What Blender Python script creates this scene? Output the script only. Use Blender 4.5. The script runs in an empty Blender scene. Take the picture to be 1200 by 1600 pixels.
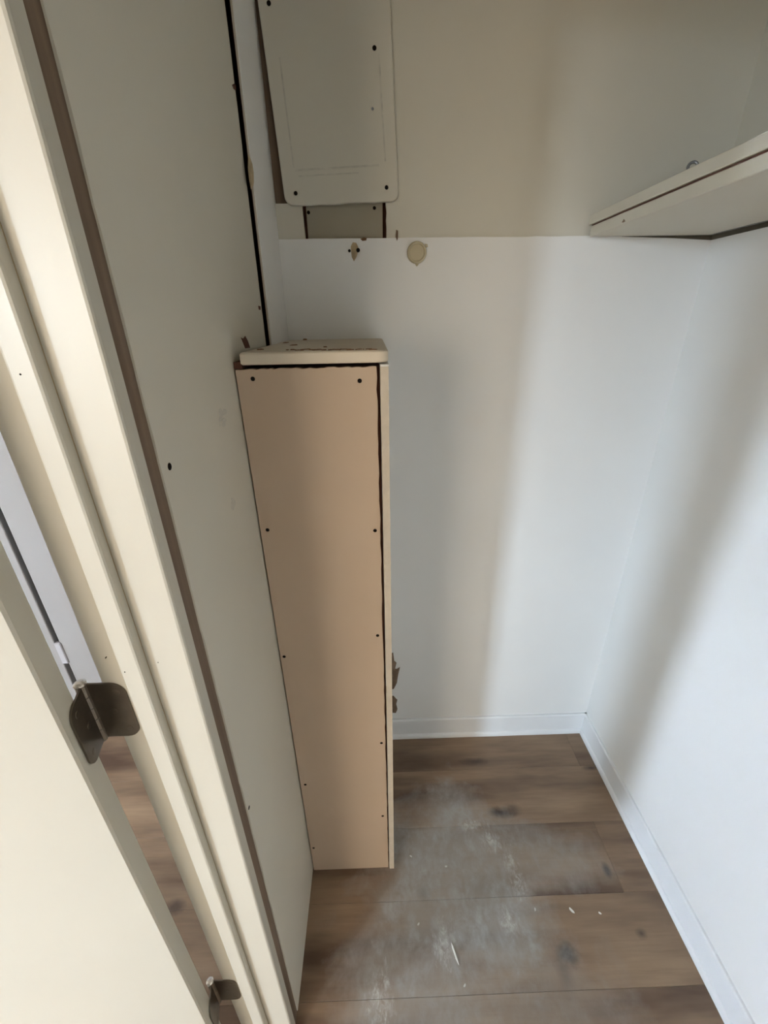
import bpy, bmesh, math, random
from mathutils import Vector, Matrix
random.seed(7)
sc = bpy.context.scene
COL = sc.collection

# ------------------------------------------------------------------ camera
H, FPX = 1.5, 653.45
PITCH, ROLL, YAW = 0.4333, 0.0176, -0.0176
def cam_axes():
    cp, sp = math.cos(PITCH), math.sin(PITCH)
    f = Vector((0, cp, -sp)); d = Vector((0, -sp, -cp)); r = Vector((1, 0, 0))
    cr, sr = math.cos(ROLL), math.sin(ROLL)
    r2 = cr*r + sr*d; d2 = -sr*r + cr*d
    Z = Matrix.Rotation(YAW, 3, 'Z')
    return Z @ r2, Z @ d2, Z @ f
AR, AD, AF = cam_axes()
cd = bpy.data.cameras.new('camera'); cam = bpy.data.objects.new('camera', cd); COL.objects.link(cam)
cd.sensor_fit = 'HORIZONTAL'; cd.sensor_width = 36.0; cd.lens = 36.0*FPX/1200
cd.clip_start = 0.01
m = Matrix((AR, -AD, -AF)).transposed().to_4x4(); m.translation = (0, 0, H)
cam.matrix_world = m
sc.camera = cam
def on(px, py, axis, v):
    """point where the sight line of a photo pixel meets the plane axis = v"""
    d = AR*(px-600) + AD*(py-800) + AF*FPX
    o = Vector((0, 0, H)); i = 'xyz'.index(axis)
    return o + d*((v-o[i])/d[i])

# ------------------------------------------------------------------ world, light, exposure
w = bpy.data.worlds.new('world'); sc.world = w; w.use_nodes = True
# plain overcast sky above the horizon, dull ground below it
_n, _l = w.node_tree.nodes, w.node_tree.links
_tc = _n.new('ShaderNodeTexCoord'); _sx = _n.new('ShaderNodeSeparateXYZ'); _rp = _n.new('ShaderNodeValToRGB')
_l.new(_tc.outputs['Generated'], _sx.inputs[0]); _l.new(_sx.outputs['Z'], _rp.inputs['Fac'])
_rp.color_ramp.elements[0].position = 0.0; _rp.color_ramp.elements[0].color = (0.13, 0.125, 0.11, 1)
_rp.color_ramp.elements[1].position = 0.03; _rp.color_ramp.elements[1].color = (0.72, 0.90, 1.10, 1)
_l.new(_rp.outputs['Color'], _n['Background'].inputs[0])
_n['Background'].inputs[1].default_value = 100.0
vs = sc.view_settings
vs.view_transform = 'Standard'; vs.look = 'None'; vs.gamma = 1.0; vs.use_curve_mapping = False
vs.exposure = 0.68

def area(name, loc, direction, sx, sy, power, color):
    l = bpy.data.lights.new(name, 'AREA'); l.shape = 'RECTANGLE'; l.size = sx; l.size_y = sy
    l.energy = power; l.color = color
    o = bpy.data.objects.new(name, l); COL.objects.link(o); o.location = loc
    o.rotation_euler = Vector(direction).to_track_quat('-Z', 'Z').to_euler()
    return o
# the adjoining room: RX0 far side wall, RY0 far end wall; daylight enters by two windows, the third is added fill
RX0, RY0, RY1 = -4.5, -4.2, 1.2
WA = (-4.28, -3.72, 0.85, 2.34)     # x0,x1,z0,z1: tall window in the end wall
WB = (-1.80, -1.36, 0.85, 2.34)     # y0,y1,z0,z1: tall window in the side wall
WC = (-3.30, -1.40, 0.85, 2.32)     # x0,x1,z0,z1: added window for warm fill light, with a cream blind, end wall
for o_ in (area('end_window_portal', ((WA[0]+WA[1])/2, RY0-.10, (WA[2]+WA[3])/2), (0, 1, 0), WA[1]-WA[0], WA[3]-WA[2], 1, (1, 1, 1)),
           area('side_window_portal', (RX0-.10, (WB[0]+WB[1])/2, (WB[2]+WB[3])/2), (1, 0, 0), WB[1]-WB[0], WB[3]-WB[2], 1, (1, 1, 1))):
    o_.data.cycles.is_portal = True     # portals only guide the sky light through the openings
area('warm_fill_light', ((WC[0]+WC[1])/2, RY0+.01, (WC[2]+WC[3])/2), (0, 1, 0), WC[1]-WC[0], WC[3]-WC[2], 76, (1.0, 0.87, 0.70))  # added warm lamp that lifts the shaded back wall and column

# ------------------------------------------------------------------ materials
def new_mat(name):
    m = bpy.data.materials.new(name); m.use_nodes = True
    nt = m.node_tree; return m, nt, nt.nodes, nt.links, nt.nodes['Principled BSDF']
def node(ns, t, **kw):
    n = ns.new(t)
    for k, v in kw.items(): setattr(n, k, v)
    return n
def paint(name, col, rough=0.6, var=0.05, vscale=3.0, bump=0.05, bscale=260, metal=0.0, dark=None):
    m, nt, ns, ln, b = new_mat(name)
    b.inputs['Roughness'].default_value = rough; b.inputs['Metallic'].default_value = metal
    geo = node(ns, 'ShaderNodeNewGeometry')
    n1 = node(ns, 'ShaderNodeTexNoise'); n1.inputs['Scale'].default_value = vscale; n1.inputs['Detail'].default_value = 5
    ln.new(geo.outputs['Position'], n1.inputs['Vector'])
    r = node(ns, 'ShaderNodeValToRGB')
    r.color_ramp.elements[0].position = 0.3; r.color_ramp.elements[1].position = 0.7
    c2 = dark or [c*(1-var) for c in col]
    r.color_ramp.elements[0].color = (*c2, 1); r.color_ramp.elements[1].color = (*col, 1)
    ln.new(n1.outputs['Fac'], r.inputs['Fac']); ln.new(r.outputs['Color'], b.inputs['Base Color'])
    if bump:
        n2 = node(ns, 'ShaderNodeTexNoise'); n2.inputs['Scale'].default_value = bscale; n2.inputs['Detail'].default_value = 3
        ln.new(geo.outputs['Position'], n2.inputs['Vector'])
        bp = node(ns, 'ShaderNodeBump'); bp.inputs['Strength'].default_value = bump; bp.inputs['Distance'].default_value = 0.002
        ln.new(n2.outputs['Fac'], bp.inputs['Height']); ln.new(bp.outputs['Normal'], b.inputs['Normal'])
    return m
def wood(name, c1, c2, axis='z', rough=0.75, fine=60):
    m, nt, ns, ln, b = new_mat(name)
    b.inputs['Roughness'].default_value = rough
    geo = node(ns, 'ShaderNodeNewGeometry'); mp = node(ns, 'ShaderNodeMapping')
    s = [fine, fine, fine]; s['xyz'.index(axis)] = fine*0.04
    mp.inputs['Scale'].default_value = s
    n1 = node(ns, 'ShaderNodeTexNoise'); n1.inputs['Scale'].default_value = 1.0; n1.inputs['Detail'].default_value = 6
    ln.new(geo.outputs['Position'], mp.inputs['Vector']); ln.new(mp.outputs['Vector'], n1.inputs['Vector'])
    r = node(ns, 'ShaderNodeValToRGB'); r.color_ramp.elements[0].position = 0.3; r.color_ramp.elements[1].position = 0.72
    r.color_ramp.elements[0].color = (*c1, 1); r.color_ramp.elements[1].color = (*c2, 1)
    ln.new(n1.outputs['Fac'], r.inputs['Fac']); ln.new(r.outputs['Color'], b.inputs['Base Color'])
    bp = node(ns, 'ShaderNodeBump'); bp.inputs['Strength'].default_value = 0.25; bp.inputs['Distance'].default_value = 0.002
    ln.new(n1.outputs['Fac'], bp.inputs['Height']); ln.new(bp.outputs['Normal'], b.inputs['Normal'])
    return m

M = {}
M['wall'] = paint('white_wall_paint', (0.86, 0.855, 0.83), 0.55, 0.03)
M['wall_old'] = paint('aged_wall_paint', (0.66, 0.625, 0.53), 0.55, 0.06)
M['trim_white'] = paint('white_trim_gloss', (0.84, 0.85, 0.85), 0.35, 0.02, bump=0.02)
M['cream'] = paint('cream_trim_paint', (0.56, 0.53, 0.45), 0.4, 0.03, bump=0.03)
M['tan_board'] = paint('tan_board', (0.53, 0.405, 0.295), 0.7, 0.06, 5, bump=0.04)
M['cap_paint'] = paint('cap_board_paint', (0.72, 0.63, 0.50), 0.6, 0.08, 9, bump=0.08)
M['gypsum'] = paint('gypsum_edge', (0.66, 0.58, 0.47), 0.9, 0.12, 40, bump=0.3, bscale=400)
M['patch'] = paint('grey_board_patch', (0.36, 0.32, 0.24), 0.8, 0.08, 8, bump=0.05)
M['torn'] = paint('torn_brown_paper', (0.25, 0.17, 0.11), 0.95, 0.35, 60, bump=0.4, bscale=300)
M['chip'] = paint('brown_chip', (0.30, 0.16, 0.08), 0.9, 0.4, 90, bump=0.4, bscale=500)
M['stain'] = paint('tan_gouge', (0.52, 0.40, 0.24), 0.9, 0.3, 60, bump=0.4, bscale=400)
M['black'] = paint('black_screw', (0.012, 0.009, 0.008), 0.9, 0.3, 200, bump=0)
M['black'].node_tree.nodes['Principled BSDF'].inputs['Specular IOR Level'].default_value = 0.05
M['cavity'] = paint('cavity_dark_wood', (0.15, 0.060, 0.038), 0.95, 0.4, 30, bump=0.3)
M['stud'] = wood('raw_stud', (0.10, 0.062, 0.036), (0.20, 0.135, 0.085))
M['hinge'] = paint('brushed_nickel', (0.20, 0.175, 0.145), 0.38, 0.15, 60, bump=0.03, metal=1.0)
M['hinge_barrel'] = paint('hinge_barrel_nickel', (0.30, 0.27, 0.23), 0.35, 0.15, 60, bump=0.03, metal=1.0)
M['highlight_nickel'] = paint('highlight_nickel', (0.85, 0.84, 0.80), 0.25, 0.05, 60, bump=0, metal=1.0)  # pin colour brightened to stand in for its highlight
M['pale_metal'] = paint('pale_painted_metal', (0.30, 0.285, 0.29), 0.4, 0.05, bump=0)
M['grey_metal'] = paint('dull_grey_metal', (0.28, 0.29, 0.30), 0.4, 0.1, bump=0, metal=0.8)
M['disc'] = paint('yellowed_plastic', (0.55, 0.475, 0.31), 0.45, 0.08, 40, bump=0.05)
M['white_debris'] = paint('white_splinter', (0.85, 0.82, 0.76), 0.8, 0.05, bump=0)
M['room_shaded'] = paint('shaded_room_paint', (0.215, 0.20, 0.19), 0.6, 0.03)  # far wall darkened in colour, in place of shade from the open door
M['smear'] = paint('grey_smear', (0.64, 0.615, 0.54), 0.9, 0.12, 200, bump=0.3, bscale=500)
M['shelf_cream'] = paint('shelf_cream_paint', (0.64, 0.59, 0.48), 0.5, 0.05, bump=0.03)
M['shelf_shade'] = paint('painted_gap_shade', (0.10, 0.085, 0.06), 0.9, 0.3, 40, bump=0.2)  # dark tone standing in for shade in the shelf gap
M['crumb'] = paint('plaster_crumb', (0.58, 0.55, 0.50), 0.9, 0.1, bump=0)
M['ridge'] = paint('scuffed_ridge_paint', (0.645, 0.61, 0.52), 0.7, 0.25, 60, bump=0.1)
M['ceiling'] = paint('ceiling_paint', (0.78, 0.77, 0.74), 0.8, 0.03)
M['slab'] = paint('dark_underlay', (0.08, 0.06, 0.05), 0.9, 0.1)
gm, nt, ns, ln, b = new_mat('window_glass')
b.inputs['Transmission Weight'].default_value = 1.0; b.inputs['Roughness'].default_value = 0.0; b.inputs['IOR'].default_value = 1.02
M['glass'] = gm

def plank_mat():
    m, nt, ns, ln, b = new_mat('oak_vinyl_plank')
    geo = node(ns, 'ShaderNodeNewGeometry'); oi = node(ns, 'ShaderNodeObjectInfo')
    P = geo.outputs['Position']
    off = node(ns, 'ShaderNodeVectorMath', operation='SCALE'); off.inputs[0].default_value = (17.3, 9.1, 5.7)
    sep = node(ns, 'ShaderNodeSeparateColor'); ln.new(oi.outputs['Color'], sep.inputs[0])
    ln.new(sep.outputs[0], off.inputs['Scale'])
    add = node(ns, 'ShaderNodeVectorMath', operation='ADD'); ln.new(P, add.inputs[0]); ln.new(off.outputs[0], add.inputs[1])
    def noise(sx, sy, detail=5, rough=0.55, src=None, dist=0.0):
        mp = node(ns, 'ShaderNodeMapping'); mp.inputs['Scale'].default_value = (sx, sy, 1)
        ln.new(src or add.outputs[0], mp.inputs['Vector'])
        n = node(ns, 'ShaderNodeTexNoise'); n.inputs['Scale'].default_value = 1; n.inputs['Detail'].default_value = detail
        n.inputs['Roughness'].default_value = rough; n.inputs['Distortion'].default_value = dist
        ln.new(mp.outputs['Vector'], n.inputs['Vector']); return n.outputs['Fac']
    def ramp(f, a, b_, c1=(0, 0, 0), c2=(1, 1, 1)):
        r = node(ns, 'ShaderNodeValToRGB'); r.color_ramp.elements[0].position = a; r.color_ramp.elements[1].position = b_
        r.color_ramp.elements[0].color = (*c1, 1); r.color_ramp.elements[1].color = (*c2, 1); ln.new(f, r.inputs['Fac']); return r.outputs['Color']
    def mix(f, a, b_, bt='MIX'):
        x = node(ns, 'ShaderNodeMix', data_type='RGBA', blend_type=bt)
        for s, v in ((x.inputs[0], f), (x.inputs[6], a), (x.inputs[7], b_)):
            if isinstance(v, (int, float)): s.default_value = v
            elif isinstance(v, tuple): s.default_value = (*v, 1)
            else: ln.new(v, s)
        return x.outputs[2]
    def mth(op, a, b_=0.0, c=None, clamp=False):
        x = node(ns, 'ShaderNodeMath', operation=op, use_clamp=clamp)
        for i, v in enumerate((a, b_) if c is None else (a, b_, c)):
            if isinstance(v, (int, float)): x.inputs[i].default_value = v
            else: ln.new(v, x.inputs[i])
        return x.outputs[0]
    broad = noise(1.6, 9, 4)
    fine = noise(6, 130, 5, 0.65)
    col = ramp(broad, 0.32, 0.68, (0.110, 0.063, 0.038), (0.405, 0.280, 0.180))
    col = mix(mth('MULTIPLY', ramp(fine, 0.35, 0.75), 0.22), col, (0.10, 0.065, 0.045))
    tone = ramp(sep.outputs[1], 0.0, 1.0, (0.62, 0.59, 0.56), (1.12, 1.10, 1.06))
    col = mix(1.0, col, tone, 'MULTIPLY')
    # knots: dark swirls printed on the boards
    warp = noise(22, 30, 3, 0.6, P)
    def dist2(cx, cy, rx, ry):
        s = node(ns, 'ShaderNodeVectorMath', operation='SUBTRACT'); ln.new(P, s.inputs[0]); s.inputs[1].default_value = (cx, cy, 0)
        q = node(ns, 'ShaderNodeVectorMath', operation='MULTIPLY'); ln.new(s.outputs[0], q.inputs[0]); q.inputs[1].default_value = (1/rx, 1/ry, 0)
        l = node(ns, 'ShaderNodeVectorMath', operation='LENGTH'); ln.new(q.outputs[0], l.inputs[0])
        return l.outputs['Value']
    for cx, cy, rx, ry, k in ((0.385, 0.834, .045, .018, .85), (0.462, 0.492, .030, .024, .8), (0.656, 0.665, .013, .022, .9),
                              (0.335, 1.012, .05, .014, .6), (0.106, 0.629, .018, .02, .6), (0.676, 0.523, .016, .012, .5),
                              (0.755, 0.974, .03, .010, .6), (0.43, 0.845, .03, .02, .4), (0.44, 0.46, .02, .05, .35), (-0.60, 0.62, .03, .02, .6)):
        d = mth('ADD', dist2(cx, cy, rx, ry), mth('MULTIPLY', mth('SUBTRACT', warp, 0.5), 1.1))
        f = mth('MULTIPLY', mth('SUBTRACT', 1.2, d, clamp=True), k*1.35, clamp=True)
        col = mix(f, col, (0.045, 0.028, 0.020))
    # gypsum dust lying on the boards: a patch with its own ragged outline
    big = noise(7, 7, 6, 0.62, P, 0.4); small = noise(38, 26, 5, 0.65, P, 0.3); swirl = noise(60, 22, 4, 0.7, P, 1.2)
    masks = None
    for cx, cy, rx, ry, k in ((0.20, 0.66, .27, .27, 1.0), (0.09, 0.46, .25, .19, .75), (0.46, 0.70, .20, .105, .62), (0.28, 0.40, .3, .16, .5)):
        d = mth('ADD', dist2(cx, cy, rx, ry), mth('MULTIPLY', mth('SUBTRACT', big, 0.5), 1.7))
        f = mth('MULTIPLY', mth('MULTIPLY', mth('SUBTRACT', 1.1, d, clamp=True), 1.9, clamp=True), k)
        masks = f if masks is None else mth('MAXIMUM', masks, f)
    dens = mth('MULTIPLY_ADD', mth('MULTIPLY', ramp(small, 0.32, 0.68), ramp(noise(15, 13, 5, 0.6, P, 0.5), 0.3, 0.65)), 0.66, 0.50)
    dust = mth('MULTIPLY', masks, dens, clamp=True)
    col = mix(mth('MULTIPLY', dust, 0.95), col, (0.37, 0.35, 0.32))
    # brighter smear of plaster
    sm = None
    for cx, cy, rx, ry in ((0.335, 0.755, .035, .03), (0.375, 0.70, .022, .05), (0.385, 0.635, .022, .04), (0.29, 0.80, .05, .018), (0.15, 0.52, .03, .05), (0.33, 0.56, .03, .03), (-0.02, 0.43, .03, .06)):
        d = mth('ADD', dist2(cx, cy, rx, ry), mth('MULTIPLY', mth('SUBTRACT', swirl, 0.5), 3.4))
        f = mth('SUBTRACT', 1.05, d, clamp=True)
        sm = f if sm is None else mth('MAXIMUM', sm, f)
    col = mix(mth('MULTIPLY', mth('MULTIPLY', sm, ramp(noise(90, 70, 5, 0.7, P, 0.8), 0.38, 0.66)), 0.75, clamp=True), col, (0.60, 0.57, 0.52))
    ln.new(col, b.inputs['Base Color'])
    ln.new(mth('MULTIPLY_ADD', dust, 0.35, 0.5, clamp=True), b.inputs['Roughness'])
    bp = node(ns, 'ShaderNodeBump'); bp.inputs['Strength'].default_value = 0.12; bp.inputs['Distance'].default_value = 0.001
    ln.new(fine, bp.inputs['Height']); ln.new(bp.outputs['Normal'], b.inputs['Normal'])
    return m
M['plank'] = plank_mat()

# ------------------------------------------------------------------ mesh helpers
def wloc(o):
    v = Vector((0, 0, 0))
    while o: v += o.location; o = o.parent
    return v
def link(name, verts, faces, mat, parent=None, smooth=False):
    vs_ = [Vector(v) for v in verts]
    mn = Vector([min(v[i] for v in vs_) for i in range(3)]); mx = Vector([max(v[i] for v in vs_) for i in range(3)])
    org = Vector(((mn.x+mx.x)/2, (mn.y+mx.y)/2, mn.z))
    me = bpy.data.meshes.new(name); me.from_pydata([v-org for v in vs_], [], faces); me.update()
    bm = bmesh.new(); bm.from_mesh(me); bmesh.ops.recalc_face_normals(bm, faces=bm.faces); bm.to_mesh(me); bm.free()
    if smooth:
        for p in me.polygons: p.use_smooth = True
    me.materials.append(M[mat] if isinstance(mat, str) else mat)
    o = bpy.data.objects.new(name, me); COL.objects.link(o)
    if parent: o.parent = parent; o.location = org - wloc(parent)
    else: o.location = org
    return o
def tag(o, label=None, cat=None, group=None, kind=None):
    if label: o['label'] = label
    if cat: o['category'] = cat
    if group: o['group'] = group
    if kind: o['kind'] = kind
    return o
def empty(name, loc):
    o = bpy.data.objects.new(name, None); COL.objects.link(o); o.location = loc; o.empty_display_size = 0.05; return o
class MB:
    def __init__(s): s.v = []; s.f = []
    def add(s, v, f):
        n = len(s.v); s.v += [tuple(x) for x in v]; s.f += [tuple(i+n for i in q) for q in f]; return s
    def box(s, x0, x1, y0, y1, z0, z1):
        v = [(x, y, z) for x in (x0, x1) for y in (y0, y1) for z in (z0, z1)]
        return s.add(v, [(0, 1, 3, 2), (4, 6, 7, 5), (0, 4, 5, 1), (2, 3, 7, 6), (0, 2, 6, 4), (1, 5, 7, 3)])
    def prism(s, poly, o, U, V, N, depth):
        o, U, V, N = Vector(o), Vector(U), Vector(V), Vector(N); k = len(poly)
        a = [o+U*u+V*v for u, v in poly]; b_ = [p+N*depth for p in a]
        return s.add(a+b_, [tuple(range(k))[::-1], tuple(range(k, 2*k))] + [(i, (i+1) % k, k+(i+1) % k, k+i) for i in range(k)])
    def cbox(s, x0, x1, y0, y1, z0, z1, c=0.001):
        """box with all edges chamfered"""
        v = []; 
        for x, sx in ((x0, 1), (x1, -1)):
            for y, sy in ((y0, 1), (y1, -1)):
                for z, sz in ((z0, 1), (z1, -1)):
                    v += [(x, y+sy*c, z+sz*c), (x+sx*c, y, z+sz*c), (x+sx*c, y+sy*c, z)]
        bm = bmesh.new(); bv = [bm.verts.new(p) for p in v]; bmesh.ops.convex_hull(bm, input=bv)
        bm.verts.index_update()
        s.add([p.co for p in bm.verts], [[q.index for q in f.verts] for f in bm.faces]); bm.free(); return s
    def cyl(s, c, axis, r0, r1, h, n=16):
        c, ax = Vector(c), Vector(axis).normalized()
        t = ax.orthogonal().normalized(); u = ax.cross(t)
        a = [c+(t*math.cos(i*2*math.pi/n)+u*math.sin(i*2*math.pi/n))*r0 for i in range(n)]
        b_ = [c+ax*h+(t*math.cos(i*2*math.pi/n)+u*math.sin(i*2*math.pi/n))*r1 for i in range(n)]
        return s.add(a+b_, [tuple(range(n))[::-1], tuple(range(n, 2*n))] + [(i, (i+1) % n, n+(i+1) % n, n+i) for i in range(n)])
    def lathe(s, c, axis, prof, n=24):
        c, ax = Vector(c), Vector(axis).normalized(); t = ax.orthogonal().normalized(); u = ax.cross(t)
        v = []; f = []
        for r, h in prof:
            v += [c+ax*h+(t*math.cos(i*2*math.pi/n)+u*math.sin(i*2*math.pi/n))*max(r, 1e-5) for i in range(n)]
        for k in range(len(prof)-1):
            f += [(k*n+i, k*n+(i+1) % n, (k+1)*n+(i+1) % n, (k+1)*n+i) for i in range(n)]
        f += [tuple(range(n))[::-1], tuple(range((len(prof)-1)*n, len(prof)*n))]
        return s.add(v, f)
    def build(s, name, mat, parent=None, smooth=False): return link(name, s.v, s.f, mat, parent, smooth)
def rough_line(a, b, n, amp, rnd):
    """points from a to b (2D) with a hand-cut wobble"""
    out = []
    dx, dy = b[0]-a[0], b[1]-a[1]; L = math.hypot(dx, dy); nx, ny = -dy/L, dx/L
    for i in range(n+1):
        t = i/n; j = rnd.uniform(-amp, amp) if 0 < i < n else 0
        out.append((a[0]+dx*t+nx*j, a[1]+dy*t+ny*j))
    return out
def rounded(w0, w1, h0, h1, radii, n=6):
    """rounded rectangle; radii for corners (w0,h0),(w1,h0),(w1,h1),(w0,h1)"""
    out = []
    for (cx, cy, sx, sy, a0), r in zip(((w0, h0, 1, 1, 180), (w1, h0, -1, 1, 270), (w1, h1, -1, -1, 0), (w0, h1, 1, -1, 90)), radii):
        if r <= 0: out.append((cx, cy)); continue
        for i in range(n+1):
            a = math.radians(a0+90*i/n); out.append((cx+sx*r+r*math.cos(a), cy+sy*r+r*math.sin(a)))
    return out
X, Y, Z = (1, 0, 0), (0, 1, 0), (0, 0, 1)
def screw(parent, p, n, r=0.0035, mat='black', name='screw'):
    """countersunk screw head, axis n out of the surface"""
    n = Vector(n)
    o = MB().lathe(Vector(p)-n*0.002, n, [(r*0.5, 0), (r, 0.002), (r*0.95, 0.0023), (r*0.5, 0.0025), (r*0.1, 0.0025)], 12).build(name, mat, parent)
    return o
def blob(parent, name, mat, poly3, n, depth, jitter=0.0):
    """low relief patch from a closed outline of 3D points, domed towards n"""
    pts = [Vector(p) for p in poly3]; n = Vector(n); c = sum(pts, Vector())/len(pts)
    k = len(pts)
    inner = [c+(p-c)*0.72+n*(depth*random.uniform(0.6, 1.2)) for p in pts]
    base = [p-n*0.001 for p in pts]
    v = base+inner+[c+n*depth]
    f = [(i, (i+1) % k, k+(i+1) % k, k+i) for i in range(k)] + [(k+i, k+(i+1) % k, 2*k) for i in range(k)]
    f.append(tuple(range(k))[::-1])
    return link(name, v, f, mat, parent)

# ------------------------------------------------------------------ dimensions (metres; camera stands over x = y = 0)
XL, XR, YB = -0.22, 0.793, 1.13        # closet side walls, closet back wall
XO = -0.327                            # room side of the partition wall
YN = -0.62                             # wall behind the camera, its opening added to let in fill light
CH = 2.42                              # ceiling
YJ = 0.369                             # jamb face
YD = -0.23                             # the opposite jamb face

# ------------------------------------------------------------------ floor
floor = tag(MB().box(RX0-.1, XR+.1, RY0-.1, RY1+.1, -.06, -.0062).build('floor', 'slab'), kind='structure')
PW = 0.186
tag(MB().box(RX0, -2.4, RY0, RY1, -.0062, 0).box(-2.4, XR, RY0, .612-10*PW, -.0062, 0).build('floor_room', 'plank'), kind='structure')
cache = {}
rnd = random.Random(3)
for k in range(-10, 4):
    y0 = 0.612+PW*k; y1 = min(y0+PW, RY1)
    if y1-y0 < .02: continue
    j = {0: 0.678, 1: -.40, -1: -.28, -2: -.27, 2: -.5}.get(k, rnd.uniform(0, 1.22))
    xs = [j+1.22*i for i in range(-5, 5)]
    for xa, xb in zip(xs[:-1], xs[1:]):
        xa, xb = max(xa, -2.4), min(xb, XR)
        if xb-xa < .03: continue
        key = (round(xb-xa, 4), round(y1-y0, 4))
        if key not in cache:
            o = MB().cbox(xa+.0003, xb-.0003, y0+.0003, y1-.0003, -.006, 0, .0006).build('plank', 'plank', floor); cache[key] = o
        else:
            o = cache[key].copy(); COL.objects.link(o); o.location = ((xa+xb)/2, (y0+y1)/2, -.006); o.location -= wloc(floor)
        o.color = (rnd.random(), {0: .55, -1: .50, -2: .7, 1: .6, 2: .45}.get(k, rnd.uniform(.3, 1))+(.3 if k == 0 and xa > .6 else 0), 0, 1)

# ------------------------------------------------------------------ closet walls
# back wall: lower sheet stands a little proud of the old upper wall (ledge at 1.667 m)
ZC = 1.668
wall_back = tag(MB().box(XO, XR+.12, YB+.028, YB+.10, 0, CH).build('wall_back', 'cavity'), kind='structure')
rnd = random.Random(11)
poly = [(XL-.013, 0), (XR, 0), (XR, ZC-.004)] + rough_line((XR, ZC-.004), (XL-.013, ZC), 40, .0006, rnd)[1:]
MB().prism(poly, (0, YB, 0), X, Z, Y, .0125).build('drywall_sheet', 'wall', wall_back)
yu = YB+.0045
# upper sheet: cut round the hole that the access cover hides
hx0, hx1 = -.147, .0365
MB().prism([(XL, ZC-.01), (hx0-.002, ZC-.01), (hx0-.004, 1.735), (XL, 1.735)], (0, yu, 0), X, Z, Y, .0125).build('drywall_offcut', 'wall_old', wall_back)
poly = [(hx1+.0005, ZC-.01), (XR, ZC-.01), (XR, CH), (XL, CH), (XL, 2.16), (hx1, 2.16)] + rough_line((hx1, 2.16), (hx1+.0005, ZC-.01), 34, .0012, rnd)[1:-1]
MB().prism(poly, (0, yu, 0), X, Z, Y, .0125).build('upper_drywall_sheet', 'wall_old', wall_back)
# grey infill piece in the slot under the cover
ip = MB().prism([(hx0+.004, ZC-.012), (hx1-.0085, ZC-.012), (hx1-.007, 1.80), (hx0+.0045, 1.80)], (0, yu+.006, 0), X, Z, Y, .0125).build('infill_board', 'patch', wall_back)
for px, py in ((482, 332), (585, 325)): screw(ip, on(px, py, 'y', yu+.006), (0, -1, 0), .0036)
# old timber seen in the hole beside the cover
MB().box(XL+.004, -.158, yu+.006, yu+.02, 1.735, 2.16).build('backing_board', 'stud', wall_back)
# gouge with two nail holes under the ledge
def outline(pts, ax, v): return [on(px, py, ax, v) for px, py in pts]
g = blob(wall_back, 'gouge', 'stain', outline([(551, 376), (557, 377), (561, 386), (560, 395), (557, 404), (553, 411), (549, 404), (548, 394), (547, 384)], 'y', YB), (0, -1, 0), .0012)
for px, py, r in ((546, 392, .0032), (559.5, 391, .0045)): screw(g, on(px, py, 'y', YB)+Vector((0, -.0012, 0)), (0, -1, 0), r, name='nail_hole')
blob(wall_back, 'paint_chip', 'chip', outline([(562, 373), (568, 371), (574, 372), (573, 376), (566, 377)], 'y', YB), (0, -1, 0), .001)
blob(wall_back, 'crack_mark', 'torn', outline([(619, 359), (622, 360), (622, 374), (620, 378), (618, 370)], 'y', YB), (0, -1, 0), .0008)
# torn paper low down beside the boxed column
blob(wall_back, 'torn_paper', 'torn', outline([(604, 1018), (614, 1016), (616, 1030), (620, 1034), (616, 1038), (617, 1044), (622, 1045), (626.5, 1041), (623, 1055), (621, 1070), (615, 1081), (604, 1082)], 'y', YB), (0, -1, 0), .0012)
blob(wall_back, 'torn_paper', 'torn', outline([(604, 1085), (615, 1085), (622, 1092), (620, 1100), (622, 1109), (619, 1116), (604, 1116)], 'y', YB), (0, -1, 0), .0012)

wall_near = tag(MB().box(XO, .20, YN-.11, YN, 0, CH).box(.20, XR, YN-.11, YN, 2.03, CH).build('wall_near', 'wall'), kind='structure')  # gap at the right is added so fill light reaches the shaded walls
wall_right = tag(MB().box(XR, XR+.1, RY0-.12, YB+.1, 0, CH).build('wall_right', 'wall'), kind='structure')

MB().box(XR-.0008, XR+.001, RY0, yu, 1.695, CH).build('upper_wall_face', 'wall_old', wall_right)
# left wall (partition): room-side board, studs, closet-side drywall with open joints
wall_left = tag(MB().box(XO, XO+.012, YJ+.02, YB+.03, 0, CH).build('wall_left', 'wall'), kind='structure')
MB().box(XO+.012, XL-.002, YJ+.0205, YJ+.0435, 0, CH).build('stud', 'stud', wall_left)
MB().box(XO+.012, XL-.045, YJ+.0435, YB+.028, 0, CH).build('stud_back', 'cavity', wall_left)
rnd = random.Random(21)
yg0, yg1 = .936, .9425
edge_near = rough_line((YJ+.044, 0), (YJ+.044, CH), 90, .0011, rnd)
edge_far = rough_line((yg0+.012, CH), (yg0-.032, 0), 110, .0011, rnd)
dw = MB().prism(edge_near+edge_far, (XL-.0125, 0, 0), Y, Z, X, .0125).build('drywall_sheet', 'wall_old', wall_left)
strip = MB().prism([(yg1-.036, 0), (YB+.02, 0), (YB+.02, CH), (yg1+.022, CH)], (XL+.0052, 0, 0), Y, Z, X, .0053).build('corner_strip', 'wall', wall_left)
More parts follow.
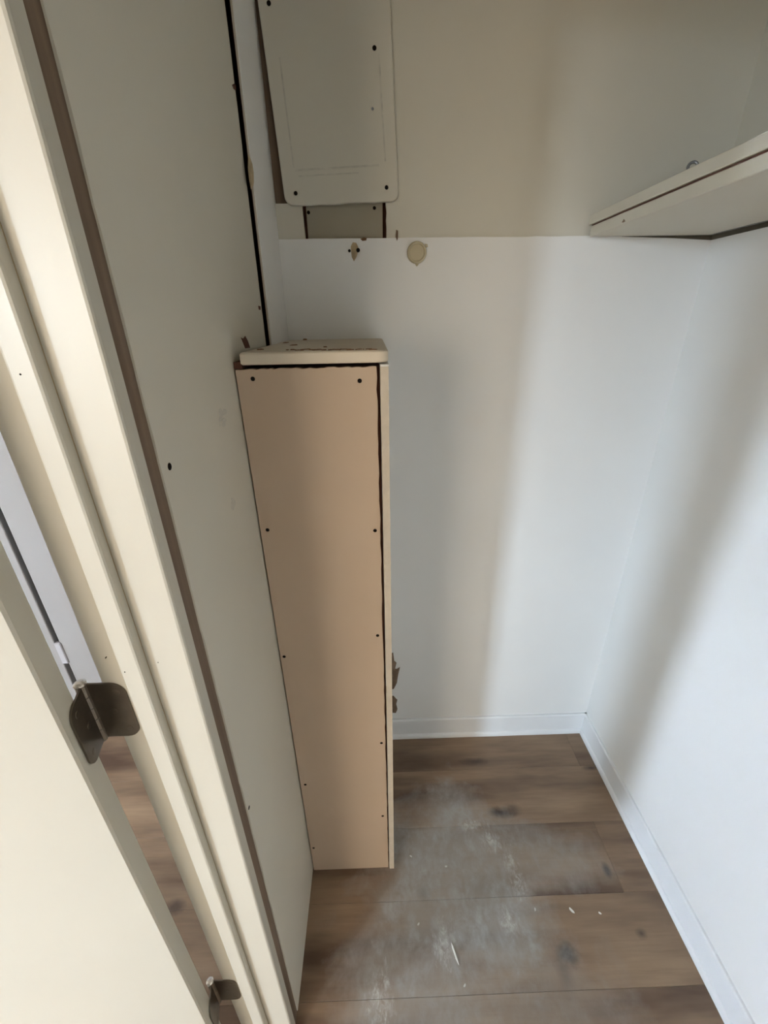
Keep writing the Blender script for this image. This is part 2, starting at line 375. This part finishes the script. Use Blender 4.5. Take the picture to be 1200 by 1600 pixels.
# bare cut edge of that strip
MB().prism([(yg1-.0368, 0), (yg1-.034, 0), (yg1+.024, CH), (yg1+.0212, CH)], (XL+.0055, 0, 0), Y, Z, X, .003).build('strip_edge', 'gypsum', strip)
for px, py, r in ((265, 729, .0042), (389, 1262, .0032)): screw(dw, on(px, py, 'x', XL), X, r, name='screw_hole')
for pts in ([(375, 526), (379, 529), (383, 523), (388, 532), (392, 545), (383, 546), (379, 536)],):
    blob(dw, 'torn_notch', 'cavity', outline(pts, 'x', XL), X, .0012)
blob(dw, 'torn_notch', 'cavity', outline([(362, 132), (366, 130), (369, 137), (368, 142), (364, 139)], 'x', XL), X, .0012)
blob(dw, 'torn_notch', 'cavity', outline([(403, 477), (407, 478), (407, 485), (404, 484)], 'x', XL), X, .001)
blob(strip, 'gouge', 'stain', outline([(389, 240), (394, 252), (397, 270), (397, 290), (393, 296), (390, 280), (388, 262)], 'x', XL+.0105), X, .0012)
rs = random.Random(5)
def smear(cx, cy, n, sx, sy):
    for i in range(n):
        x, y, r = cx+rs.uniform(-sx, sx), cy+rs.uniform(-sy, sy), rs.uniform(2.0, 4.5)
        pts = [(x+r*.8*math.cos(a)*rs.uniform(.6, 1.3), y+r*1.5*math.sin(a)*rs.uniform(.6, 1.3)) for a in [k*math.pi/4 for k in range(8)]]
        blob(dw, 'plaster_smear', 'smear', outline(pts, 'x', XL), X, .0004)
smear(348, 648, 11, 5, 17); smear(364, 785, 7, 3, 9)
# partition continues on the other side of the doorway and above it
tag(MB().box(XO, XL, YN, YD-.02, 0, CH).build('wall_left_near', 'wall'), kind='structure')
tag(MB().box(XO, XL, YD-.02, YJ+.0205, 2.07, CH).build('wall_left_header', 'wall'), kind='structure')
tag(MB().box(RX0-.1, XR+.1, RY0-.1, RY1+.1, CH, CH+.08).build('ceiling', 'ceiling'), kind='structure')

# baseboards with a quarter-round shoe
def base_profile(t=.009, h=.097, s=.0165, sh=.02):
    p = [(0, 0), (s, 0), (s, .004)]
    for i in range(1, 6):
        a = math.radians(90*i/5); p.append((t+(s-t)*math.cos(a), .004+(sh-.004)*math.sin(a)))
    return p + [(t, h-.005), (t-.003, h), (0, h)]
tag(MB().prism(base_profile(), (.0235, YB, 0), (0, -1, 0), Z, X, XR-.0235).build('baseboard_back', 'trim_white'), kind='structure')
tag(MB().prism(base_profile(), (XR, RY0, 0), (-1, 0, 0), Z, Y, YB-RY0).build('baseboard_right', 'trim_white'), kind='structure')

# ------------------------------------------------------------------ doorway: jamb, stop, head
def jamb(name, yf, sgn):
    """side jamb board with rounded closet-side corner; sgn=+1: faces -y"""
    t = .0195
    pts = [(XO, 0), (XL-.003, 0), (XL-.001, .001), (XL, .003), (XL, t), (XO, t)]
    return tag(MB().prism(pts, (0, yf, .0), X, (0, sgn, 0), Z, 2.05).build(name, 'cream'), kind='structure')
j1 = jamb('trim_1', YJ, 1)
def stop(x0, x1, yf, sgn, h=2.038):
    t = .0135; r = .003
    pts = [(x0, 0), (x1, 0), (x1, t-r), (x1-.001, t-.001), (x1-r, t), (x0+r, t), (x0+.001, t-.001), (x0, t-r)]
    return MB().prism(pts, (0, yf, 0), X, (0, -sgn, 0), Z, h)
SX0, SX1 = -.2915, -.2675
stop(SX0, SX1, YJ, 1).build('stop', 'cream', j1)
# narrow open joint between stop and jamb board
MB().box(SX1-.0005, SX1+.0007, YJ-.0004, YJ+.001, 0, 2.03).build('joint', 'stain', j1)
for px, py in ((165, 1028), (195, 1050)): screw(j1, on(px, py, 'y', YJ-.0135), (0, -1, 0), .0007, name='nail_hole')
for px, py in ((32, 585),): screw(j1, on(px, py, 'y', YJ-.0135), (0, -1, 0), .0008, name='nail_hole')
screw(j1, on(247, 1035, 'y', YJ), (0, -1, 0), .0006, name='nail_hole')
j2 = jamb('trim_2', YD, -1); stop(SX0, SX1, YD, -1).build('stop', 'cream', j2)
tag(MB().box(XO, XL, YD-.02, YJ+.0195, 2.05, 2.07).build('trim_3', 'cream'), kind='structure')

# ------------------------------------------------------------------ open door and its hinges
PIN = Vector((-.351, .3665, 0)); PHI = math.radians(75)
DU = Vector((math.cos(PHI), -math.sin(PHI), 0)); DN = Vector((math.sin(PHI), math.cos(PHI), 0))
DT0, DT1, DW_, DH = .0225, .0575, .56, 2.03
def slab_poly():
    c = .0025
    return [(DT0, 0), (DT1-c, 0), (DT1, -c), (DT1, -DW_), (DT0, -DW_)]
door = tag(MB().prism(slab_poly(), PIN+Vector((0, 0, .012)), DU, DN, Z, DH).build('door_1', 'cream'), kind='structure')
def hinge(z0):
    hh = .089
    k = MB()
    seg = hh/5
    for i in range(5): k.cyl(PIN+Vector((0, 0, z0+i*seg+.0004)), Z, .0062, .0062, seg-.0008, 16)
    k.lathe(PIN+Vector((0, 0, z0-.004)), Z, [(.002, 0), (.0056, .0015), (.006, .004)], 16)
    kn = k.build('hinge', 'hinge_barrel', door, False)
    MB().lathe(PIN+Vector((0, 0, z0+hh+.0002)), Z, [(.0058, 0), (.007, .0008), (.0068, .003), (.0042, .005), (.001, .0056)], 16).build('pin_head', 'highlight_nickel', kn)
    L = .0445; r = .016
    # leaf on the door edge
    dl = MB().prism(rounded(.004, L, 0, hh, (0, r, r, 0)), PIN+DN*.0004+Vector((0, 0, z0)), DU, Z, DN, .0022).build('door_leaf', 'hinge', kn)
    # leaf on the jamb, running from the pin to behind the stop
    jl = MB().prism(rounded(.004, L+.004, 0, hh, (0, r, r, 0)), Vector((PIN.x-.0005, YJ+.0003, z0)), X, Z, (0, -1, 0), .0022).build('jamb_leaf', 'hinge', kn)
    for a, zz in ((.031, .014), (.020, .0445), (.031, .075)):
        screw(kn, PIN+DU*(a)+DN*.0026+Vector((0, 0, z0+zz)), DN, .0042, 'hinge', 'screw')
        screw(kn, Vector((PIN.x+a+.006, YJ-.0019, z0+zz)), (0, -1, 0), .0042, 'hinge', 'screw')
hinge(1.029); hinge(.235)

# ------------------------------------------------------------------ adjoining room
xg0, xg1 = -1.172, -1.156       # dark hinge gap of the second, closed door in the far wall
wf = tag(MB().box(xg1, XO+.012, RY1, RY1+.1, 0, CH).box(RX0-.1, -1.95, RY1, RY1+.1, 0, CH).box(-1.95, xg1, RY1, RY1+.1, 2.05, CH).build('wall_room_far', 'room_shaded'), kind='structure')
d2 = tag(MB().cbox(-1.94, xg0, RY1-.004, RY1+.034, .01, 2.04, .002).build('door_2', 'room_shaded'), kind='structure')
for z0 in (.362, 1.55):
    h2 = MB().cbox(xg0-.004, xg1+.004, RY1-.006, RY1+.01, z0, z0+.098, .003).build('hinge', 'pale_metal', d2)
tag(MB().box(-1.96, xg1+.02, RY1+.07, RY1+.10, 0, 2.06).build('wall_behind_door', 'black'), kind='structure')
def wall_with_holes(name, fixed, a0, a1, holes, axis):
    mb = MB()
    def piece(p, q, r, s_):
        if axis == 'x': mb.box(p, q, fixed-.12, fixed, r, s_)
        else: mb.box(fixed-.12, fixed, p, q, r, s_)
    c = a0
    for h0, h1, z0, z1 in holes:
        piece(c, h0, 0, CH); piece(h0, h1, 0, z0); piece(h0, h1, z1, CH); c = h1
    piece(c, a1, 0, CH)
    return tag(mb.build(name, 'wall'), kind='structure')
wall_with_holes('wall_room_near', RY0, RX0-.12, XR+.1, [WA, WC], 'x')
wall_with_holes('wall_room_left', RX0, RY0, RY1+.1, [WB], 'y')
def window(name, hole, axis):
    h0, h1, z0, z1 = hole; mb = MB(); t = .03
    bars = ((h0, h0+t, z0, z1), (h1-t, h1, z0, z1), (h0+t, h1-t, z0, z0+t), (h0+t, h1-t, z1-t, z1))
    for p, q, r, s_ in bars:
        if axis == 'x': mb.box(p, q, RY0-.05, RY0-.01, r, s_)
        else: mb.box(RX0-.05, RX0-.01, p, q, r, s_)
    return tag(mb.build(name, 'trim_white'), kind='structure')
window('window_1', WA, 'x'); window('window_2', WB, 'y'); w3 = window('fill_window', WC, 'x')  # the third window is made up to carry the warm fill
MB().box(WC[0]+.03, WC[1]-.03, RY0-.03, RY0-.02, WC[2]+.03, WC[3]-.03).build('fill_blind', 'cream', w3)  # unseen board added behind the fill lamp

# ------------------------------------------------------------------ boxed column in the corner
XB = .0105; YF = .694; ZT = 1.4315
col = tag(empty('boxed_column', (-.1, .9, 0)), 'tall tan boxed-in column with bare screws in the closet corner', 'column')
rnd = random.Random(31)
bot = [(XL+.003, .0), (XB-.004, .0)]
poly = bot + rough_line((XB-.004, 0), (XB-.0062, ZT), 80, .0009, rnd)[1:] + rough_line((XB-.0062, ZT), (XL+.003, ZT-.001), 40, .0011, rnd)[1:]
fp = MB().prism(poly, (0, YF, 0), X, Z, Y, .0125).build('front_panel', 'tan_board', col)
for px, py in ((395, 592), (562, 595), (418, 828), (586, 829), (444, 1026), (590, 993), (477, 1226), (596, 1161), (598, 1275), (490, 1325)):
    screw(fp, on(px, py, 'y', YF), (0, -1, 0), .0036)
# side sheet; its cut edge shows beside the front panel
poly = rough_line((YF-.002, 0), (YF-.002, ZT+.003), 70, .0008, rnd) + [(YB-.001, ZT+.003), (YB-.001, 0)]
side = MB().prism(poly, (XB-.0005, 0, 0), Y, Z, X, .0135).build('side_panel', 'wall', col)
poly = rough_line((XB+.0002, 0), (XB-.0004, ZT), 60, .0007, rnd) + [(XB+.0128, ZT), (XB+.0128, 0)]
MB().prism(poly, (0, YF-.0035, 0), X, Z, Y, .0022).build('cut_edge', 'gypsum', side)
blob(side, 'torn_flake', 'gypsum', outline([(603, 1073), (606, 1070), (609, 1078), (608, 1086), (604, 1084)], 'y', YF-.003), (0, -1, 0), .0015)
# framing behind the panels: what the open joints look into
MB().box(XL+.002, XB-.0015, YF+.0135, YB-.001, 0, ZT-.002).build('core', 'cavity', col)
# cap board, both right-hand corners rounded
cz0, cz1 = 1.4375, 1.4555
poly = rounded(-.2065, .0235, YF-.004, YB-.001, (.002, .016, .02, 0))
cap = MB()
c = .0022; k = len(poly); cx_, cy_ = -.09, .91
def inset(p, d): return (p[0]+(d if p[0] < cx_ else -d), p[1]+(d if p[1] < cy_ else -d))
lay = [[(*inset(p, c), cz0) for p in poly], [(*p, cz0+c) for p in poly], [(*p, cz1-c) for p in poly], [(*inset(p, c), cz1) for p in poly]]
f = [tuple(range(k))[::-1], tuple(range(3*k, 4*k))]
for l in range(3): f += [(l*k+i, l*k+(i+1) % k, (l+1)*k+(i+1) % k, (l+1)*k+i) for i in range(k)]
cap.add(sum(lay, []), f)
cap = cap.build('cap_board', 'cap_paint', col)
rs2 = random.Random(9)
def chip(x, y, rx, ry, h=.0016):
    pts = [Vector((x+rx*math.cos(a)*rs2.uniform(.6, 1.3), y+ry*math.sin(a)*rs2.uniform(.6, 1.3), cz1)) for a in [q*math.pi/4 for q in range(8)]]
    blob(cap, 'torn_fleck', 'chip', pts, Z, h)
for i in range(26):
    t = i/25; chip(-.14+.145*t+rs2.uniform(-.003, .003), .738-.022*t+rs2.uniform(-.012, .012), rs2.uniform(.002, .008), rs2.uniform(.003, .008), .0012)
for x, y, rx, ry in ((-.155, .88, .009, .014), (-.188, .98, .006, .02), (-.085, .80, .004, .007), (-.19, .76, .008, .008)): chip(x, y, rx, ry, .0014)
blob(cap, 'torn_fleck', 'chip', [Vector((-.165+.006*math.cos(a), 1.10+.008*math.sin(a), cz1)) for a in [q*math.pi/4 for q in range(8)]], Z, .003)
# dark slot left of the cap
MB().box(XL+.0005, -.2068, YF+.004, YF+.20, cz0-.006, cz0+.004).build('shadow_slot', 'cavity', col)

# ------------------------------------------------------------------ access cover on the upper back wall
acc = tag(empty('access_cover', (-.065, YB-.006, 1.73)), 'off-white painted access cover screwed crookedly on the upper back wall', 'access panel')
yc = YB-.0085; TH = .0125
bl, br = on(446, 321, 'y', yc), on(623, 314, 'y', yc)
tl, tr = on(402, -20, 'y', yc), on(606, -20, 'y', yc)
ux = (br-bl).normalized(); W = (br-bl).length
uz = ((tl-bl)+(tr-br))/2; Lh = .42; uz = uz.normalized()
n_ = Vector((0, -1, 0))
poly = [(u, v) for u, v in rounded(0, W, 0, Lh, (.016, .016, .016, .016))]
rb = random.Random(4)
wob = []
for i, (u, v) in enumerate(poly): wob.append((u, v))
# slightly ragged lower edge
i0 = 6
wob = wob[:i0+1] + [(W*t, rb.uniform(-.0012, .0012)) for t in (.15, .22, .29, .36, .43, .5, .57, .64, .71, .78, .85)] + wob[i0+1:]
# the left side stands off the wall a little more than the right
bodyv = MB().prism(wob, bl, ux, uz, (0, 1, 0), TH)
plate = bodyv.build('cover_plate', 'wall_old', acc)
mod = plate.modifiers.new('soft_edge', 'BEVEL'); mod.width = .0025; mod.segments = 2; mod.limit_method = 'ANGLE'
def onp(px, py): return on(px, py, 'y', yc)
for px, py in ((462, 302), (604, 293), (585, 75), (420, 5)): screw(plate, onp(px, py)+n_*.0002, n_, .0042)
screw(plate, onp(582, 170), n_, .0028, 'grey_metal')
def ridge(a, b, wd=.0016):
    a, b = onp(*a), onp(*b); d = (b-a).normalized(); s = d.cross(n_)
    L = (b-a).length
    MB().prism([(0, -wd), (L, -wd), (L, wd), (0, wd)], a-n_*.0003, d, s, n_, .0012).build('raised_ridge', 'ridge', plate)
ridge((437, 90), (459, 262)); ridge((461, 266), (592, 258)); ridge((592, 84), (602, 252)); ridge((466, 275), (560, 270), .0008)

# ------------------------------------------------------------------ round cap on the back wall
pc = on(651, 395, 'y', YB)
dc = tag(empty('wall_cap', pc), 'round yellowed plastic cap stuck on the back wall below the ledge', 'cap')
MB().lathe(pc, (0, -1, 0), [(.0225, -.001), (.0225, .006), (.0205, .009), (.0180, .009), (.0165, .0055), (.010, .0058), (.001, .006)], 28).build('disc', 'disc', dc, False)
blob(dc, 'paint_drip', 'disc', outline([(648, 409), (655, 409), (654, 414), (651, 417), (649, 414)], 'y', YB), (0, -1, 0), .002)
blob(dc, 'paint_drip', 'disc', outline([(663, 380), (668, 381), (669, 386), (665, 388)], 'y', YB), (0, -1, 0), .002)

# ------------------------------------------------------------------ shelf on the right wall
XS = .50; SY0 = -.30
sh = tag(empty('closet_shelf', (.65, .5, 1.66)), 'cream two-layer wooden shelf board fixed along the right wall', 'shelf')
MB().cbox(XS, XR-.001, SY0, yu-.001, 1.6862, 1.7055, .0012).build('top_board', 'shelf_cream', sh)
MB().cbox(XS+.001, XR-.013, SY0, YB-.008, 1.6625, 1.6826, .0012).build('lower_board', 'shelf_cream', sh)
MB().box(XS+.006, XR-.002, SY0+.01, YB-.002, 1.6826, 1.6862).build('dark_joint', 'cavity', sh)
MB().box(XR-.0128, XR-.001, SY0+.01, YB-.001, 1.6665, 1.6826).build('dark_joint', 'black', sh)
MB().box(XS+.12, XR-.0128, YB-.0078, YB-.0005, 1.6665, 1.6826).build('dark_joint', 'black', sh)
# dark strips standing in for gap shade below the shelf, thickest in the corner
MB().prism([(.58, 1.663), (XR, 1.663), (XR, 1.6535), (.70, 1.6585)], (0, YB-.003, 0), X, Z, Y, .003).build('gap_shade', 'shelf_shade', sh)
MB().prism([(YB, 1.663), (SY0, 1.663), (SY0, 1.657), (YB, 1.6535)], (XR-.003, 0, 0), Y, Z, X, .003).build('gap_shade', 'shelf_shade', sh)
blob(sh, 'scuff', 'torn', [on(px, py, 'x', XS+.001) for px, py in ((975, 341), (978, 346), (974, 348), (971, 348))], (-1, 0, 0), .0006)
# little ring lying on the shelf
pr = on(1083, 258, 'x', .522)
rv = MB(); R0, r0 = .0066, .0022
nU, nV = 20, 8
axis = Vector((-.35, -.85, .25)).normalized(); t1 = axis.orthogonal().normalized(); t2 = axis.cross(t1)
cen = Vector((pr.x, pr.y, 1.7055+.0086))
vv = []; ff = []
for i in range(nU):
    a = 2*math.pi*i/nU; rad = t1*math.cos(a)+t2*math.sin(a)
    for j in range(nV):
        b_ = 2*math.pi*j/nV; vv.append(cen+rad*(R0+r0*math.cos(b_))+axis*(r0*math.sin(b_)))
        ff.append((i*nV+j, ((i+1) % nU)*nV+j, ((i+1) % nU)*nV+(j+1) % nV, i*nV+(j+1) % nV))
rv.add(vv, ff)
ring = tag(rv.build('metal_ring', 'grey_metal', None, True), 'small dull grey metal ring standing on the shelf edge', 'ring')

# ------------------------------------------------------------------ debris on the floor
def splinter(name, a, b, wd, ht, label, cat, group=None, mat='white_debris'):
    a, b = Vector((a[0], a[1], 0)), Vector((b[0], b[1], 0)); d = (b-a); L = d.length; d.normalize(); s = d.cross(Vector(Z))
    pts = [(0, -.2*wd), (L*.15, -wd*.5), (L*.8, -wd*.35), (L, 0), (L*.7, wd*.5), (L*.2, wd*.4)]
    o = MB().prism([(u, v) for u, v in pts], a, d, s, Z, ht)
    return tag(o.build(name, mat), label, cat, group)
splinter('wood_splinter', (.166, .520), (.179, .478), .004, .003, 'long thin white splinter lying on the dusty floor', 'splinter')
splinter('plaster_chip', (.506, .582), (.517, .570), .0055, .003, 'larger of two white chips on clean floor near the right baseboard', 'chip', 'white chips on the floor')
splinter('plaster_chip', (.583, .570), (.590, .566), .004, .0025, 'smaller of two white chips on clean floor near the right baseboard', 'chip', 'white chips on the floor')
for px, py in ((642, 1338), (654, 1444), (836, 1421), (726, 1540), (697, 1354)):
    p = on(px, py, 'z', 0); a = rs2.uniform(0, 3.1); L = .004
    splinter('plaster_crumb', (p.x-L*math.cos(a), p.y-L*math.sin(a)), (p.x+L*math.cos(a), p.y+L*math.sin(a)), .004, .002, 'tiny pale plaster crumb in the grey dust on the floor', 'crumb', 'plaster crumbs in the dust', 'crumb')
